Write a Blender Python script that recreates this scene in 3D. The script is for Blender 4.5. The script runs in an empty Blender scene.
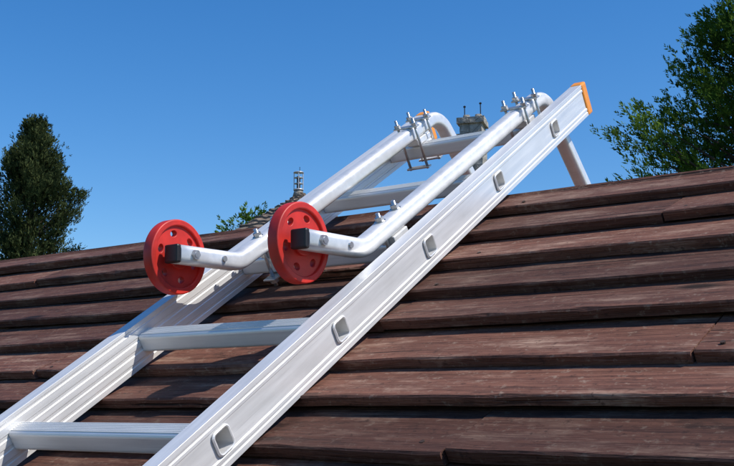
import bpy, bmesh, math, random
from mathutils import Vector, Matrix, noise
random.seed(7)
scene=bpy.context.scene
PITCH=math.radians(32.14)
# ---------------------------------------------------------------- helpers
def new_obj(name,me,parent=None,mat=None):
    o=bpy.data.objects.new(name,me); scene.collection.objects.link(o)
    if parent: o.parent=parent
    if mat: o.data.materials.append(mat)
    return o
def empty(name,loc=(0,0,0),rot=(0,0,0)):
    o=bpy.data.objects.new(name,None); o.location=loc; o.rotation_euler=rot
    o.empty_display_size=0.1
    scene.collection.objects.link(o); return o
def mesh(name,verts,faces,smooth=False):
    me=bpy.data.meshes.new(name); me.from_pydata(verts,[],faces); me.update()
    bm=bmesh.new(); bm.from_mesh(me); bmesh.ops.recalc_face_normals(bm,faces=bm.faces); bm.to_mesh(me); bm.free()
    if smooth:
        for p in me.polygons: p.use_smooth=True
    return me
def bevel(o,w,seg=2,ang=30):
    m=o.modifiers.new('bev','BEVEL'); m.width=w; m.segments=seg; m.limit_method='ANGLE'; m.angle_limit=math.radians(ang)
    return m
def box(name,c,d,parent=None,mat=None,bev=0,rot=None):
    x,y,z=[q/2 for q in d]
    v=[Vector((sx*x,sy*y,sz*z)) for sx in(-1,1) for sy in(-1,1) for sz in(-1,1)]
    f=[(0,1,3,2),(4,6,7,5),(0,4,5,1),(2,3,7,6),(0,2,6,4),(1,5,7,3)]
    o=new_obj(name,mesh(name,v,f),parent,mat); o.location=c
    if rot: o.rotation_euler=rot
    if bev: bevel(o,bev)
    return o
def cyl(name,p0,p1,r,parent=None,mat=None,seg=20,r2=None,bev=0):
    p0=Vector(p0);p1=Vector(p1);d=(p1-p0);L=d.length
    bm=bmesh.new(); bmesh.ops.create_cone(bm,cap_ends=True,segments=seg,radius1=r,radius2=r if r2 is None else r2,depth=L)
    me=bpy.data.meshes.new(name); bm.to_mesh(me); bm.free()
    if seg>8:
        for p in me.polygons:
            if len(p.vertices)==4: p.use_smooth=True
    o=new_obj(name,me,parent,mat); o.location=(p0+p1)/2
    o.rotation_mode='QUATERNION'; o.rotation_quaternion=d.to_track_quat('Z','Y')
    if bev: bevel(o,bev)
    return o
def rsq(w,h,r,n=5):
    pts=[]
    for cx,cy,a0 in((w/2-r,h/2-r,0),(-w/2+r,h/2-r,90),(-w/2+r,-h/2+r,180),(w/2-r,-h/2+r,270)):
        for i in range(n+1):
            a=math.radians(a0+90*i/n); pts.append((cx+r*math.cos(a),cy+r*math.sin(a)))
    return pts
def fillet(P,R,n=12):
    out=[Vector(P[0])]
    for i in range(1,len(P)-1):
        a,b,c=Vector(P[i-1]),Vector(P[i]),Vector(P[i+1]); u=(a-b).normalized(); w=(c-b).normalized()
        ang=u.angle(w); t=R[i-1]/math.tan(ang/2); h=R[i-1]/math.sin(ang/2)
        cen=b+(u+w).normalized()*h; s=b+u*t; e=b+w*t
        q=(s-cen).normalized(); k=(e-cen).normalized(); tot=q.angle(k)
        for j in range(n+1):
            f=j/n; out.append(cen+(q*math.sin((1-f)*tot)+k*math.sin(f*tot))/math.sin(tot)*R[i-1])
    out.append(Vector(P[-1])); return out
def sweep(name,path,prof,parent,mat):
    V=[];F=[];X=Vector((1,0,0)); n=len(prof)
    for i,p in enumerate(path):
        if i==0: t=path[1]-p
        elif i==len(path)-1: t=p-path[i-1]
        else: t=(p-path[i-1]).normalized()+(path[i+1]-p).normalized()
        t.normalize(); nn=X.cross(t)
        for a,b in prof: V.append(p+X*a+nn*b)
    for i in range(len(path)-1):
        for j in range(n):
            F.append((i*n+j,i*n+(j+1)%n,(i+1)*n+(j+1)%n,(i+1)*n+j))
    F.append(tuple(range(n))); F.append(tuple(range((len(path)-1)*n,len(path)*n)))
    me=mesh(name,V,F,True)
    for p in me.polygons:
        if len(p.vertices)>4: p.use_smooth=False
    return new_obj(name,me,parent,mat)
# ---------------------------------------------------------------- materials
class M:
    def __init__(s,name):
        s.m=bpy.data.materials.new(name); s.m.use_nodes=True; s.t=s.m.node_tree; s.N=s.t.nodes; s.b=s.N['Principled BSDF']
    def n(s,typ,**k):
        x=s.N.new(typ)
        for a,v in k.items(): setattr(x,a,v)
        return x
    def l(s,a,b): s.t.links.new(a,b)
    def coord(s,scale=(1,1,1),kind='Object'):
        tc=s.n('ShaderNodeTexCoord'); mp=s.n('ShaderNodeMapping'); mp.inputs['Scale'].default_value=scale
        s.l(tc.outputs[kind],mp.inputs[0]); return mp.outputs[0]
    def noise(s,vec,scale,detail=4,rough=.6):
        x=s.n('ShaderNodeTexNoise'); x.inputs['Scale'].default_value=scale; x.inputs['Detail'].default_value=detail; x.inputs['Roughness'].default_value=rough
        s.l(vec,x.inputs['Vector']); return x.outputs['Fac']
    def ramp(s,fac,stops):
        r=s.n('ShaderNodeValToRGB'); e=r.color_ramp.elements
        while len(e)<len(stops): e.new(.5)
        for i,(p,c) in enumerate(stops):
            e[i].position=p; e[i].color=(c,c,c,1) if not isinstance(c,tuple) else (*c,1)
        s.l(fac,r.inputs[0]); return r.outputs[0]
    def mix(s,fac,a,b,mode='MIX'):
        x=s.n('ShaderNodeMix',data_type='RGBA',blend_type=mode)
        for val,i in((fac,0),(a,6),(b,7)):
            if hasattr(val,'links'): s.l(val,x.inputs[i])
            elif isinstance(val,tuple): x.inputs[i].default_value=(*val,1)
            else: x.inputs[i].default_value=val
        return x.outputs[2]
    def bump(s,h,st=.3,d=.01):
        x=s.n('ShaderNodeBump'); x.inputs['Strength'].default_value=st; x.inputs['Distance'].default_value=d
        s.l(h,x.inputs['Height']); s.l(x.outputs[0],s.b.inputs['Normal'])
def simple(name,col,rough=.5,metal=0,scale=30,var=.15,bump=0,stretch=(1,1,1)):
    k=M(name); v=k.coord(stretch); f=k.noise(v,scale,3)
    c=k.mix(k.ramp(f,[(.3,0.),(.7,1.)]),tuple(q*(1-var) for q in col),tuple(min(1,q*(1+var)) for q in col))
    k.l(c,k.b.inputs['Base Color']); k.b.inputs['Roughness'].default_value=rough; k.b.inputs['Metallic'].default_value=metal
    if bump: k.bump(f,bump,.002)
    return k.m
def alu_mat(name,stretch,base=.70,metal=.55,rough=.36):
    k=M(name); v=k.coord(stretch); f=k.noise(v,18,4,.65); v2=k.coord((1,1,1)); g=k.noise(v2,9,3,.6)
    c=k.mix(k.ramp(f,[(.3,0.),(.7,1.)]),(base*.90,base*.90,base*.89),(base*1.05,base*1.045,base*1.03))
    sm=k.ramp(g,[(.48,0.),(.8,.28)])
    c=k.mix(sm,c,(base*.66,base*.66,base*.64))
    sc=k.noise(k.coord((70,1.2,70) if stretch[1]<1 else (1.2,70,70)),6,2,.5)
    c=k.mix(k.ramp(sc,[(.68,0.),(.74,.3)]),c,(base*.5,base*.5,base*.5))
    k.l(c,k.b.inputs['Base Color']); k.b.inputs['Metallic'].default_value=metal
    k.l(k.ramp(f,[(.3,rough),(.7,rough+.14)]),k.b.inputs['Roughness']); k.bump(f,.10,.0006)
    return k.m
ALU=alu_mat('brushed_aluminium_rail',(6,.35,6),.80,.40)
ALUX=alu_mat('brushed_aluminium_rung',(.35,6,6),.78,.36)
TUBE=alu_mat('satin_aluminium_tube',(3,3,3),.80,.38,.3)
STEEL=simple('zinc_steel',(.55,.55,.54),.33,.8,80,.2)
ORANGE=simple('orange_plastic',(.85,.30,.03),.45,0,60,.1)
BLACK=simple('black_plastic',(.012,.012,.013),.45,0,60,.3)
RED=simple('red_plastic_wheel',(.52,.022,.013),.5,0,25,.28,.2)
def wood_mat():
    k=M('stained_roof_board')
    at=k.n('ShaderNodeAttribute',attribute_name='rnd'); 
    tc=k.n('ShaderNodeTexCoord'); sc=k.n('ShaderNodeVectorMath',operation='SCALE'); sc.inputs['Scale'].default_value=37.
    k.l(at.outputs['Color'],sc.inputs[0])
    add=k.n('ShaderNodeVectorMath',operation='ADD'); k.l(tc.outputs['Object'],add.inputs[0]); k.l(sc.outputs[0],add.inputs[1])
    def mp(s):
        m=k.n('ShaderNodeMapping'); m.inputs['Scale'].default_value=s; k.l(add.outputs[0],m.inputs[0]); return m.outputs[0]
    grain=k.noise(mp((3.4,70,70)),1.5,4,.78)
    blot=k.noise(mp((4.5,13,13)),1.3,5,.75)
    c=k.mix(k.ramp(grain,[(.38,0.),(.62,1.)]),(.066,.026,.0165),(.185,.080,.053))
    c=k.mix(k.ramp(blot,[(.36,0.),(.60,.75)]),c,(.120,.052,.036))
    # pale worn stain, broken up by the grain
    wm=k.n('ShaderNodeMath',operation='MULTIPLY'); k.l(k.ramp(blot,[(.52,0.),(.68,1.)]),wm.inputs[0]); k.l(k.ramp(grain,[(.42,.2),(.60,.95)]),wm.inputs[1])
    c=k.mix(wm.outputs[0],c,(.34,.225,.165))
    # dark damp stain
    dm=k.ramp(blot,[(.32,.85),(.43,0.)]); c=k.mix(dm,c,(.038,.018,.013))
    ck=k.noise(mp((1.5,120,120)),1.,2,.6)
    crack=k.ramp(ck,[(.28,1.),(.35,0.)])
    c=k.mix(crack,c,(.018,.009,.007))
    sp=k.noise(mp((34,34,34)),2.,3,.8)
    c=k.mix(k.ramp(sp,[(.58,0.),(.70,.55)]),c,(.27,.205,.155))
    c=k.mix(k.ramp(sp,[(.32,.7),(.41,0.)]),c,(.045,.020,.014))
    vo=k.n('ShaderNodeTexVoronoi'); vo.inputs['Scale'].default_value=1.; k.l(mp((3.0,8,8)),vo.inputs['Vector'])
    kn=k.ramp(vo.outputs['Distance'],[(.05,1.),(.13,0.)])
    c=k.mix(kn,c,(.020,.009,.006))
    sep=k.n('ShaderNodeSeparateColor'); k.l(at.outputs['Color'],sep.inputs[0])
    c=k.mix(1.,c,k.ramp(sep.outputs[1],[(0.,(.58,.56,.56)),(.5,(.92,.90,.90)),(1.,(1.32,1.30,1.28))]),'MULTIPLY')
    k.l(c,k.b.inputs['Base Color'])
    k.l(k.ramp(grain,[(.3,.68),(.7,.9)]),k.b.inputs['Roughness']); k.b.inputs['Specular IOR Level'].default_value=.3
    mx=k.n('ShaderNodeMath',operation='MULTIPLY_ADD'); k.l(crack,mx.inputs[0]); mx.inputs[1].default_value=-.8; k.l(grain,mx.inputs[2])
    k.bump(mx.outputs[0],.95,.005)
    return k.m
WOOD=wood_mat()
def foliage_mat(name,dark,light,trans=.25):
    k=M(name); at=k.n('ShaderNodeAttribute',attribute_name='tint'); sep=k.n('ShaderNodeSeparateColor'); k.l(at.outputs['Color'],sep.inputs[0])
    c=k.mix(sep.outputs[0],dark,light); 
    df=k.n('ShaderNodeBsdfDiffuse'); k.l(c,df.inputs[0])
    tr=k.n('ShaderNodeBsdfTranslucent'); k.l(c,tr.inputs[0]); ms=k.n('ShaderNodeMixShader'); ms.inputs[0].default_value=trans
    k.l(df.outputs[0],ms.inputs[1]); k.l(tr.outputs[0],ms.inputs[2]); k.l(ms.outputs[0],k.N['Material Output'].inputs[0])
    return k.m
BARK=simple('bark',(.09,.06,.04),.9,0,12,.4,.6,(1,1,.3))
# ---------------------------------------------------------------- ladder (local x across, y up the slope, z out of the roof)
ladder=empty('aluminium_ladder',(0,0,0),(PITCH,0,0))
S0,S1=-1.55,1.30; D=.28; XI=-.395; W=.025; HT=.034; HB=-.034
rungs=[D*i for i in range(-5,5)]
def rail(name,sgn,xo):
    g=.0012
    outer=[(0,HT),(0,HT-.007),(g,HT-.008),(g,HT-.010),(0,HT-.011),(0,.019),(g*1.3,.0175),(g*1.3,-.0175),(0,-.019),(0,HB+.011),(g,HB+.010),(g,HB+.008),(0,HB+.007),(0,HB)]
    inner=[(W,HB),(W,HB+.008),(W-g,HB+.009),(W-g,HB+.013),(W,HB+.014),(W,-.010),(W-g,-.009),(W-g,-.004),(W,-.003),(W,.006),(W-g,.007),(W-g,.012),(W,.013),(W,HT-.010),(W-g,HT-.009),(W-g,HT-.006),(W,HT-.005),(W,HT)]
    prof=[(xo-sgn*a,b) for a,b in outer+inner]; n=len(prof)
    V=[];F=[]
    for s in(S0,S1):
        for a,b in prof: V.append((a,s,b))
    for j in range(n): F.append((j,(j+1)%n,n+(j+1)%n,n+j))
    F.append(tuple(range(n)));F.append(tuple(range(n,2*n)))
    o=new_obj(name,mesh(name,V,F),ladder,ALU)
    cv=[];cf=[]
    p=rsq(.0275,.0275,.006); m=len(p)
    for r in rungs:
        b0=len(cv)
        for xx in(xo+.02,xo-.05) if sgn>0 else (xo+.05,xo-.02):
            for a,b in p: cv.append((xx,r+a,b))
        for j in range(m): cf.append((b0+j,b0+(j+1)%m,b0+m+(j+1)%m,b0+m+j))
        cf.append(tuple(range(b0,b0+m)));cf.append(tuple(range(b0+m,b0+2*m)))
    c=bpy.data.objects.new('cut',mesh('cut',cv,cf)); scene.collection.objects.link(c); c.parent=ladder
    md=o.modifiers.new('b','BOOLEAN'); md.object=c; md.operation='DIFFERENCE'; md.solver='EXACT'
    bpy.context.view_layer.update()
    dg=bpy.context.evaluated_depsgraph_get(); me=bpy.data.meshes.new_from_object(o.evaluated_get(dg))
    o.modifiers.clear(); o.data=me; bpy.data.objects.remove(c)
    bevel(o,.0007,1,50)
    return o
rail('rail_right',1,0.0)
rail('rail_left',-1,XI-W)
def rung(i,s):
    out=rsq(.031,.031,.006,4); V=[];F=[]
    inn=rsq(.0262,.0262,.0045,4); n=len(out)
    xa,xb=-W+.0,XI-.0
    def ring(x,pts):
        b=len(V)
        for a,c in pts: V.append((x,s+a,c))
        return b
    neck=rsq(.0272,.0272,.0055,4)
    collar=rsq(.0335,.0335,.008,4)
    xs=[(.0022,inn),(.0028,rsq(.030,.030,.007,4)),(.0016,collar),(.0003,collar),(.0002,neck),(xa-.0003,neck),(xa-.0005,out),
        (xb+.0005,out),(xb+.0003,neck),(xb-W-.0002,neck),(xb-W-.0003,collar),(xb-W-.0016,collar),(xb-W-.0028,rsq(.030,.030,.007,4)),(xb-W-.0022,inn)]
    rs=[ring(x,p) for x,p in xs]
    rs.append(rs[0])
    for a,b in zip(rs[:-1],rs[1:]):
        for j in range(n): F.append((a+j,a+(j+1)%n,b+(j+1)%n,b+j))
    new_obj('rung_%d'%i,mesh('rung',V,F),ladder,ALUX)
    V=[];F=[]
    for k in range(6):
        y=s-.010+k*.004
        b=len(V); 
        for x in(xa-.002,xb+.002):
            for a,c in((-.0011,.0150),(-.0005,.0165),(.0005,.0165),(.0011,.0150)): V.append((x,y+a,c))
        for j in range(4): F.append((b+j,b+(j+1)%4,b+4+(j+1)%4,b+4+j))
        F.append((b,b+1,b+2,b+3));F.append((b+4,b+5,b+6,b+7))
    new_obj('rung_ribs_%d'%i,mesh('ribs',V,F),ladder,ALUX)
for i,s in enumerate(rungs): rung(i,s)
for nm,xc in(('end_cap_right',-W/2),('end_cap_left',XI-W/2)):
    box(nm,(xc,S1+.008,0),(W+.003,.026,HT*2+.003),ladder,ORANGE,.004)
# ---------------------------------------------------------------- roof hooks
def disc(name,outer,holes,half,bev,parent,mat,x):
    cu=bpy.data.curves.new(name,'CURVE'); cu.dimensions='2D'; cu.fill_mode='BOTH'; cu.extrude=half; cu.bevel_depth=bev; cu.bevel_resolution=2
    def circ(cx,cy,r,n,sx=1,rot=0):
        sp=cu.splines.new('POLY'); sp.points.add(n-1); sp.use_cyclic_u=True
        for i in range(n):
            a=2*math.pi*i/n; u=r*math.cos(a)*sx; w=r*math.sin(a)
            sp.points[i].co=(cx+u*math.cos(rot)-w*math.sin(rot),cy+u*math.sin(rot)+w*math.cos(rot),0,1)
    circ(0,0,outer,72)
    for h in holes: circ(*h)
    ob=bpy.data.objects.new('t',cu); scene.collection.objects.link(ob); bpy.context.view_layer.update()
    me=bpy.data.meshes.new_from_object(ob.evaluated_get(bpy.context.evaluated_depsgraph_get())); bpy.data.objects.remove(ob)
    o=new_obj(name,me,parent,mat); o.rotation_euler=(0,math.pi/2,0); o.location=x
    return o
def hook(name,x,roll):
    e=empty(name,(0,0,0),(PITCH,0,0)); n0=.046; sb=.462; th=math.radians(31); l=.146
    d=Vector((0,-math.cos(th),math.sin(th)))
    pts=[Vector((x,sb,n0))+d*l,Vector((x,sb,n0)),Vector((x,1.228,n0)),Vector((x,1.228+.13,-.36)),Vector((x,1.228+.10,-.43))]
    path=fillet(pts,[.055,.062,.03],14)
    sweep('hook_tube',path,rsq(.0305,.0305,.0095,5),e,TUBE)
    a=pts[0]
    box('end_plug',a+d*.004,(.030,.010,.030),e,BLACK,.003,(-th,0,0))
    cyl('hook_foot',pts[-1]+Vector((0,.003,.004)),pts[-1]+Vector((0,-.004,-.02)),.02,e,BLACK,24,None,.002)
    w=a-d*.030+Vector((-.0295,0,0))
    we=bpy.data.objects.new('wheel',None); scene.collection.objects.link(we); we.parent=e; we.location=w; we.rotation_euler=(roll,0,0)
    holes=[(.0385*math.cos(i*math.pi/3),.0385*math.sin(i*math.pi/3),.0062,20,1.3,i*math.pi/3+math.pi/2) for i in range(6)]
    disc('wheel_web',.055,holes,.0045,.001,we,RED,(0,0,0))
    disc('wheel_rim',.0595,[(0,0,.0530,72)],.0080,.002,we,RED,(0,0,0))
    disc('wheel_hub',.0185,[],.009,.002,we,RED,(0,0,0))
    cyl('axle',w+Vector((-.02,0,0)),w+Vector((.051,0,0)),.005,e,STEEL,16)
    cyl('axle_nut',w+Vector((.0448,0,0)),w+Vector((.0500,0,0)),.0085,e,STEEL,6)
    cyl('axle_washer',w+Vector((-.0135,0,0)),w+Vector((-.011,0,0)),.012,e,STEEL,24)
    for k,ds in enumerate((-.026,.026)):
        cyl('bolt_%d'%k,(x,.56+ds,-.035),(x,.56+ds,n0+.030),.0036,e,STEEL,12)
        cyl('nut_%d'%k,(x,.56+ds,n0+.0160),(x,.56+ds,n0+.0230),.0072,e,STEEL,6)
        cyl('washer_%d'%k,(x,.56+ds,n0+.0145),(x,.56+ds,n0+.0162),.0098,e,STEEL,20)
        cyl('nut_low_%d'%k,(x,.56+ds,-.028),(x,.56+ds,-.0215),.0078,e,STEEL,6)
    box('clamp_plate',(x,.56,-.0185),(.026,.080,.004),e,STEEL,.001)
    box('saddle',(x,.56,.0240),(.028,.046,.0140),e,TUBE,.002)
    q=pts[0]-d*.098
    cyl('side_bolt',q+Vector((-.0175,0,0)),q+Vector((.0185,0,0)),.0050,e,STEEL,12)
    for k,ds in enumerate((-.028,.028)):
        for j,dx in enumerate((-.0215,.0215)):
            cyl('ubolt_leg_%d%d'%(k,j),(x+dx,1.12+ds,-.034),(x+dx,1.12+ds,n0+.036),.003,e,STEEL,12)
            cyl('ubolt_nut_%d%d'%(k,j),(x+dx,1.12+ds,n0+.0192),(x+dx,1.12+ds,n0+.0252),.0066,e,STEEL,6)
        box('strap_%d'%k,(x,1.12+ds,n0+.0172),(.060,.014,.0035),e,STEEL,.001)
        box('strap_low_%d'%k,(x,1.12+ds,-.0300),(.056,.014,.0040),e,STEEL,.001)
    box('saddle_top',(x,1.12,.0240),(.028,.046,.0140),e,TUBE,.002)
    return e
hook('ladder_roof_hook',-.060,.2)
hook('ladder_roof_hook',-.321,.75)
# ---------------------------------------------------------------- wooden roof
RS=.905; NR=-.0365; EXP=.108; TH=.018
roof=empty('wooden_board_roof')
ridge=Vector((0,RS*math.cos(PITCH)-NR*math.sin(PITCH),RS*math.sin(PITCH)+NR*math.cos(PITCH)))
def slope(name,parent):
    V=[];F=[];C=[];nails=[]
    rnd=random.Random(5 if 'front' in name else 9)
    X0,X1=-9.,5.
    for c in range(32):
        lo=-(c+1)*EXP + rnd.uniform(-.005,.005)
        hi=min(lo+EXP+.03,0.0)
        x=X0-rnd.random()*2
        while x<X1:
            L=rnd.uniform(.7,2.3); xe=min(x+L,X1)
            if xe-x<.05: break
            col=(rnd.random(),rnd.random(),rnd.random(),1)
            skew=rnd.uniform(-.007,.007); lift=rnd.uniform(-.0015,.0060); lift2=rnd.uniform(-.0015,.0060); th=TH+rnd.uniform(-.002,.003)
            ns=max(2,int((xe-x)/.03)); ph=rnd.random()*50
            b=len(V)
            for i in range(ns+1):
                f=i/ns; xx=x+.0015+(xe-x-.003)*f
                wob=noise.noise(Vector((xx*2.2+ph,c,0)))*.0060+noise.noise(Vector((xx*14+ph,c,3)))*.0026
                chip=max(0,noise.noise(Vector((xx*22+ph,c,9)))-.22)*.008
                l=lo+skew*(f-.5)+wob; up=lift*(1-f)+lift2*f+noise.noise(Vector((xx*1.6,c*3+ph,7)))*.002-.002
                drop=(hi-l)/(EXP+.03)*(TH+.007)
                mid=l+(hi-l)*.5; cup=noise.noise(Vector((xx*1.1+ph,c*2,1)))*.002
                V+= [(xx,l+.0025+chip*1.5,up),(xx,l+chip*.3,up-.0022-chip),(xx,l+.001,up-th+.001),(xx,l+.003,up-th),(xx,hi,-drop-TH),(xx,hi,-drop),(xx,mid,up*.5-drop*.5+cup)]
                C+= [col]*7
            for i in range(ns):
                for j in range(7):
                    a=b+i*7; F.append((a+j,a+(j+1)%7,a+7+(j+1)%7,a+7+j))
            F.append(tuple(b+j for j in range(7)));F.append(tuple(b+ns*7+j for j in range(7)))
            nx=x+.03
            while nx<xe-.02:
                nails.append((nx,lo+.022+rnd.uniform(-.004,.004))); nx+= rnd.choice((.55,.6,.62))
            x=xe
    me=bpy.data.meshes.new(name); me.from_pydata(V,[],F)
    at=me.color_attributes.new('rnd','FLOAT_COLOR','POINT')
    at.data.foreach_set('color',[q for c in C for q in c])
    bm=bmesh.new(); bm.from_mesh(me); bmesh.ops.recalc_face_normals(bm,faces=bm.faces); bm.to_mesh(me); bm.free()
    o=new_obj(name,me,parent,WOOD)
    nv=[];nf=[]
    for x,y in nails:
        b=len(nv)
        for i in range(8):
            a=i*math.pi/4; nv.append((x+.0032*math.cos(a),y+.0032*math.sin(a),-.0036+.0015))
        for i in range(8):
            a=i*math.pi/4; nv.append((x+.0035*math.cos(a),y+.0035*math.sin(a),-.009))
        nf.append(tuple(b+i for i in range(8)))
        for i in range(8): nf.append((b+i,b+(i+1)%8,b+8+(i+1)%8,b+8+i))
    n=new_obj(name+'_nails',mesh('nails',nv,nf),o,simple('rusty_nail_'+name,(.06,.035,.025),.7,.3))
    return o
fr=slope('front_boards',roof); fr.location=ridge; fr.rotation_euler=(PITCH,0,0)
bk=slope('back_boards',roof); bk.location=ridge+Vector((-4,.004,0)); bk.rotation_euler=(PITCH,0,math.pi)
PL=simple('wall_render',(.55,.50,.42),.9,0,8,.1,.3)
ew=3.46*math.cos(PITCH); 
box('underlay_front',Vector((-2,-.0,0))+ridge+Vector((0,-1.72*math.cos(PITCH),-1.72*math.sin(PITCH)))+Vector((0,.532,-.847))*.060,(13.8,3.40,.02),roof,BARK,0,(PITCH,0,0))
box('underlay_back',Vector((-2,-.0,0))+ridge+Vector((0,1.72*math.cos(PITCH),-1.72*math.sin(PITCH)))+Vector((0,-.532,-.847))*.060,(13.8,3.40,.02),roof,BARK,0,(-PITCH,0,0))
box('house_walls',(-2,ridge.y,-3.35),(13,5.0,3.9),roof,PL)
gy=2.5; gz=-1.4
box('fascia_board',(-2,ridge.y-ew-.02,ridge.z-3.46*math.sin(PITCH)-.10),(13.9,.025,.16),roof,simple('fascia_paint',(.10,.045,.03),.6))
for gx,nm in((-8.49,'gable_left'),(4.49,'gable_right')):
    t=ridge.z-.12
    new_obj(nm,mesh(nm,[(gx-.05,ridge.y-gy,gz),(gx-.05,ridge.y+gy,gz),(gx-.05,ridge.y,t),(gx+.05,ridge.y-gy,gz),(gx+.05,ridge.y+gy,gz),(gx+.05,ridge.y,t)],[(0,1,2),(3,5,4),(0,3,4,1),(1,4,5,2),(2,5,3,0)]),roof,PL)
# ---------------------------------------------------------------- ground
GZ=-5.3
k=M('grass_ground'); v=k.coord((1,1,1)); f=k.noise(v,.15,5,.6); g=k.noise(v,6,4,.7)
c=k.mix(k.ramp(f,[(.35,0.),(.65,1.)]),(.045,.075,.02),(.085,.10,.035)); c=k.mix(k.ramp(g,[(.3,0.),(.7,.6)]),c,(.03,.055,.015))
k.l(c,k.b.inputs['Base Color']); k.b.inputs['Roughness'].default_value=.95; k.bump(g,.6,.1)
new_obj('ground',mesh('ground',[(-3000,-3000,GZ),(3000,-3000,GZ),(3000,3000,GZ),(-3000,3000,GZ)],[(0,1,2,3)]),None,k.m)
# ---------------------------------------------------------------- camera
fwd=Vector((-.576,.801,.162)).normalized(); right=Vector((.812,.584,0)).normalized(); up=right.cross(fwd).normalized()
C=Vector((.9225,-.9825,.0361))
cam=bpy.data.cameras.new('camera'); co=bpy.data.objects.new('camera',cam); scene.collection.objects.link(co)
mt=Matrix((right,up,-fwd)).transposed().to_4x4(); mt.translation=C; co.matrix_world=mt
cam.sensor_width=36; cam.lens=52.87; cam.clip_start=.02; cam.clip_end=8000; scene.camera=co
# ---------------------------------------------------------------- neighbour house with roof vent
TILE=M('old_roof_tiles'); v=TILE.coord((1,1,1)); f=TILE.noise(v,5,4,.75); cc=TILE.mix(TILE.ramp(f,[(.35,0.),(.65,1.)]),(.07,.05,.038),(.26,.20,.15)); TILE.l(cc,TILE.b.inputs['Base Color']); TILE.b.inputs['Roughness'].default_value=.9; TILE.bump(f,.8,.06)
def stone():
    k=M('weathered_stone'); v=k.coord((1,1,1)); f=k.noise(v,5,4,.7); g=k.noise(v,22,3,.7)
    vo=k.n('ShaderNodeTexVoronoi',feature='DISTANCE_TO_EDGE'); vo.inputs['Scale'].default_value=6.; k.l(v,vo.inputs['Vector'])
    c=k.mix(k.ramp(f,[(.35,0.),(.65,1.)]),(.24,.23,.20),(.50,.47,.42)); c=k.mix(k.ramp(g,[(.45,0.),(.7,.5)]),c,(.14,.14,.12))
    c=k.mix(k.ramp(vo.outputs['Distance'],[(.0,.8),(.06,0.)]),c,(.13,.12,.10))
    k.l(c,k.b.inputs['Base Color']); k.b.inputs['Roughness'].default_value=.95; k.bump(g,.8,.03); return k.m
STONE=stone()
yaw=math.radians(12)
H=empty('neighbour_house',(-10.28,12.72,GZ),(0,0,yaw))
AP=3.66-GZ; hw=4.6; SL=.78; ev=AP-hw*SL-.05
box('walls',(0,0,ev/2),(2*hw-.8,2*hw-.8,ev),H,PL)
V=[];F=[];rows=40;seg=96
def sq(a): 
    c,s=math.cos(a),math.sin(a); m=max(abs(c),abs(s)); return c/m,s/m
for r in range(rows+1):
    t=(r/rows)**1.4
    for st in(0,1):
        for j in range(seg):
            a=2*math.pi*j/seg; ux,uy=sq(a); cx,sx=math.cos(a),math.sin(a)
            rr=hw*t; q=max(0,.8*(1-t*2.5))
            z=AP-SL*hw*t-(.035 if st else 0)+(.06*noise.noise(Vector((cx*6,sx*6,r*.9)))*min(1,t*8))
            V.append(((ux*(1-q)+cx*q)*rr,(uy*(1-q)+sx*q)*rr,z))
for r in range(2*rows+1):
    for j in range(seg): F.append((r*seg+j,r*seg+(j+1)%seg,(r+1)*seg+(j+1)%seg,(r+1)*seg+j))
F.append(tuple(range((2*rows+1)*seg,(2*rows+2)*seg)))
new_obj('roof',mesh('nroof',V,F),H,TILE.m)
GL=simple('window_glass',(.03,.04,.05),.1); FRM=simple('window_frame_paint',(.7,.7,.68),.5)
for i in(-1,1):
    for j in(0,1):
        box('window_%d%d'%(i,j),(i*2.2,-hw+.395,1.4+j*2.3),(1.1,.06,1.2),H,GL)
        box('window_frame_%d%d'%(i,j),(i*2.2,-hw+.38,1.4+j*2.3),(.06,.05,1.2),H,FRM)
WHT=simple('vent_metal',(.55,.56,.58),.4,.4,40,.1)
vent=empty('roof_vent_lantern',(-10.33,12.70,3.60),(0,0,.3))
cyl('base',(0,0,-.05),(0,0,.06),.10,vent,STONE,20,.07)
cyl('floor',(0,0,.06),(0,0,.08),.085,vent,WHT,20)
for i in range(4):
    a=i*math.pi/2+.4
    cyl('post_%d'%i,(.075*math.cos(a),.075*math.sin(a),.08),(.075*math.cos(a),.075*math.sin(a),.36),.009,vent,WHT,8)
for z in(.17,.27): cyl('louvre_%d'%(z*100),(0,0,z),(0,0,z+.008),.075,vent,WHT,20)
cyl('pipe',(0,0,.08),(0,0,.30),.03,vent,BLACK,16)
cyl('top',(0,0,.36),(0,0,.375),.09,vent,WHT,20,.08)
cyl('rod',(.02,0,.375),(.02,0,.46),.005,vent,BLACK,8)
# chimney
def campt(px,py,z): return C+z*(fwd+right*((px-367)/1078)+up*((233-py)/1078))
ch=empty('stone_chimney',(-7.84,14.22,1.45),(0,0,math.radians(20)))
def rough_box(name,c,d,parent,mat,amp=.012,sub=8):
    bm=bmesh.new(); bmesh.ops.create_cube(bm,size=1); bmesh.ops.subdivide_edges(bm,edges=bm.edges,cuts=sub,use_grid_fill=True)
    for v in bm.verts:
        v.co=Vector((v.co.x*d[0],v.co.y*d[1],v.co.z*d[2])); n=noise.noise_vector(v.co*7+Vector(c)*3); v.co+=n*amp
    me=bpy.data.meshes.new(name); bm.to_mesh(me); bm.free(); o=new_obj(name,me,parent,mat); o.location=c; return o
rough_box('stack',(0,0,.25),(.40,.40,5.5),ch,STONE,.02,14)
rough_box('band',(0,0,3.03),(.49,.49,.10),ch,STONE)
rough_box('neck',(0,0,3.17),(.37,.37,.20),ch,STONE)
rough_box('crown',(0,0,3.31),(.46,.46,.10),ch,STONE)
for dx in(-.10,.10):
    cyl('pot',(dx,0,3.35),(dx,0,3.45),.07,ch,STONE,16,.055)
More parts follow.
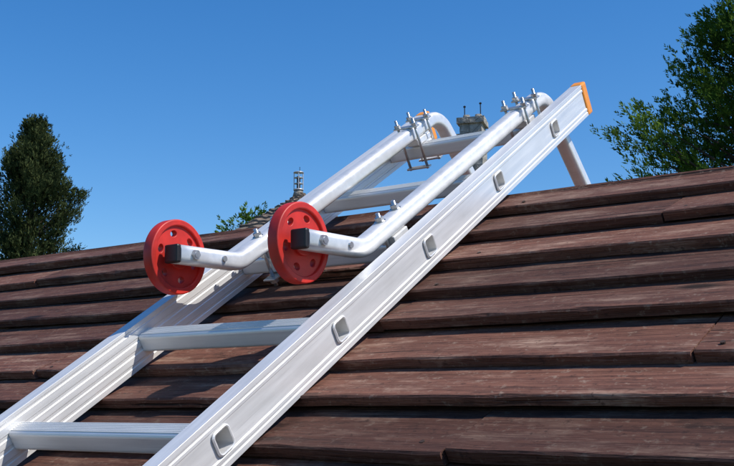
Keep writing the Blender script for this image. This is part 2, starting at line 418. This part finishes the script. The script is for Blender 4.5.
for dx,hh in((-.15,.30),(.12,.34)):
    cyl('rod',(dx,.1,3.35),(dx,.1,3.35+hh),.009,ch,BLACK,8)
    cyl('rod_tip',(dx-.02,.1,3.33+hh),(dx+.02,.1,3.33+hh),.014,ch,BLACK,8)
    cyl('rod_foot',(dx,.1,3.35),(dx,.1,3.35+.1),.022,ch,BLACK,8)
# ---------------------------------------------------------------- trees
def skin_limb(V,F,p0,p1,r0,r1,n=7):
    d=(p1-p0); q=d.to_track_quat('Z','Y'); b=len(V)
    for p,r in((p0,r0),(p1,r1)):
        for i in range(n):
            a=2*math.pi*i/n; V.append(p+q@Vector((r*math.cos(a),r*math.sin(a),0)))
    for i in range(n): F.append((b+i,b+(i+1)%n,b+n+(i+1)%n,b+n+i))
def interp(tab,t):
    for (a,b),(c,d) in zip(tab[:-1],tab[1:]):
        if t<=c: return b+(d-b)*(t-a)/(c-a)
    return tab[-1][1]
def conifer(name,loc,H,tab,nb,dens,leaf,mat,seed,rise=.35,spr=.1,topbias=1.6,lumpy=.42,lift=.0,m=7,vis=99):
    # tab : (metres below the tip, crown radius)
    rd=random.Random(seed); e=empty(name,loc); depth=tab[-1][0]; Rm=max(r for _,r in tab)
    TV=[];TF=[]; p=Vector((0,0,-.2)); N=14
    for i in range(N):
        q=Vector((rd.uniform(-.04,.04),rd.uniform(-.04,.04),H*.97*(i+1)/N)); skin_limb(TV,TF,p,q,.03+.02*H*(1-i/N),.03+.02*H*(1-(i+1)/N)*.98); p=q
    V=[];F=[];T=[]
    for b in range(nb):
        dd=depth*(rd.random()**topbias); az=rd.random()*2*math.pi; z=H-dd
        lump=1+lumpy*noise.noise(Vector((math.cos(az)*1.7+seed,math.sin(az)*1.7,z*1.5)))+.13*rd.uniform(-1,1)
        L=max(.12,interp(tab,dd)*lump)
        rs=rise+rd.uniform(-.2,.3)
        dr=Vector((math.cos(az),math.sin(az),rs)).normalized()
        base=Vector((0,0,max(.5,z-L*rs*.8)))
        L2=math.sqrt(L*L*(1+rs*rs))
        if L>.35: skin_limb(TV,TF,base,base+dr*L2*.8,.006+.014*L,.004,5)
        tip=base+dr*L2
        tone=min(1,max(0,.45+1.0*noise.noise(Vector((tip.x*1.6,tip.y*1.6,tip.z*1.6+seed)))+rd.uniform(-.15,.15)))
        dn=dens*(.35 if dd>vis else 1)
        for q in range(max(3,int(dn*(.25+L/Rm)))):
            f=.25+.75*rd.random()**.55
            td=(dr+Vector((rd.gauss(0,.45),rd.gauss(0,.45),rd.gauss(.35+lift,.4)))).normalized()
            tl=spr*rd.uniform(.7,1.6)*(.6+.4*L/Rm)
            sg_=spr*.75
            o0=base+dr*L2*f*.95+Vector((rd.gauss(0,sg_),rd.gauss(0,sg_),rd.gauss(0,sg_*.9)))
            side=td.cross(Vector((rd.gauss(0,1),rd.gauss(0,1),rd.gauss(0,1)))).normalized()
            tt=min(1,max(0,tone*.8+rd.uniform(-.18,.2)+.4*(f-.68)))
            for s_ in range(m):
                g=(s_+.5)/m; sg=1 if s_%2 else -1
                c=o0+td*tl*g
                od=(td*.95+side*sg*(.6-.3*g)+Vector((rd.gauss(0,.15),rd.gauss(0,.15),rd.gauss(0,.15)))).normalized()
                wv=od.cross(side.cross(td)+Vector((rd.gauss(0,.5),rd.gauss(0,.5),rd.gauss(0,.5)))).normalized()
                l=leaf*rd.uniform(.7,1.4)*(1.15-.5*g); w=l*rd.uniform(.13,.2); bi=len(V)
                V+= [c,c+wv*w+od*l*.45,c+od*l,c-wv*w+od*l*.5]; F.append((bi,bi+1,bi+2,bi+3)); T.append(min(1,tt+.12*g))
    me=bpy.data.meshes.new(name); me.from_pydata([tuple(v) for v in V],[],F); at=me.color_attributes.new('tint','FLOAT_COLOR','CORNER')
    arr=[]
    for t in T: arr+= [t,t,t,1]*4
    at.data.foreach_set('color',arr)
    new_obj('foliage',me,e,mat); new_obj('trunk_and_limbs',mesh('trunk',TV,TF,True),e,BARK)
    return e
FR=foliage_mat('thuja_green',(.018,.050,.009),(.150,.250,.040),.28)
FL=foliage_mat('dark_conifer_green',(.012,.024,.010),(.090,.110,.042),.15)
g=campt(795,300,14); 
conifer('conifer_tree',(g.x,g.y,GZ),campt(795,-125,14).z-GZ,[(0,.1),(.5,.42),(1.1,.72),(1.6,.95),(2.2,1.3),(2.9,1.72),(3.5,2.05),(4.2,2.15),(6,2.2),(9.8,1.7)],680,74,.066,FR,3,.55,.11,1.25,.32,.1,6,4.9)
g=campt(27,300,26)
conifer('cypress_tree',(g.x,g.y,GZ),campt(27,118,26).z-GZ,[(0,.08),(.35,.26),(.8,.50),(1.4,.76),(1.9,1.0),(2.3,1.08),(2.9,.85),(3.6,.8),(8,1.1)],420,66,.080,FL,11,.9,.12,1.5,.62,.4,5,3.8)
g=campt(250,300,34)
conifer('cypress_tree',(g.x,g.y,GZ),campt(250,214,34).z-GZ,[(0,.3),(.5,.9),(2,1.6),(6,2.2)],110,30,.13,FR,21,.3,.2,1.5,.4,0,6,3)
# ---------------------------------------------------------------- light
to=Vector((.60,.16,.80)).normalized(); el=math.asin(to.z); ro=math.atan2(to.x,to.y)
w=bpy.data.worlds.new('World'); scene.world=w; w.use_nodes=True; nt=w.node_tree; bg=nt.nodes['Background']
sky=nt.nodes.new('ShaderNodeTexSky'); sky.sky_type='NISHITA'; sky.sun_disc=False; sky.sun_elevation=el; sky.sun_rotation=ro
sky.altitude=200; sky.air_density=1.05; sky.dust_density=.5; sky.ozone_density=5
hs=nt.nodes.new('ShaderNodeHueSaturation'); hs.inputs['Hue'].default_value=.504; hs.inputs['Saturation'].default_value=1.30; hs.inputs['Value'].default_value=1.0
nt.links.new(sky.outputs[0],hs.inputs['Color']); nt.links.new(hs.outputs[0],bg.inputs[0]); bg.inputs[1].default_value=.15
sl=bpy.data.lights.new('sun','SUN'); sl.energy=5.0; sl.angle=math.radians(.5); sl.color=(1,.945,.86)
so=bpy.data.objects.new('sun',sl); scene.collection.objects.link(so); so.rotation_mode='QUATERNION'; so.rotation_quaternion=to.to_track_quat('Z','Y'); so.location=(0,0,20)
scene.view_settings.view_transform='Standard'; scene.view_settings.look='None'; scene.view_settings.exposure=0
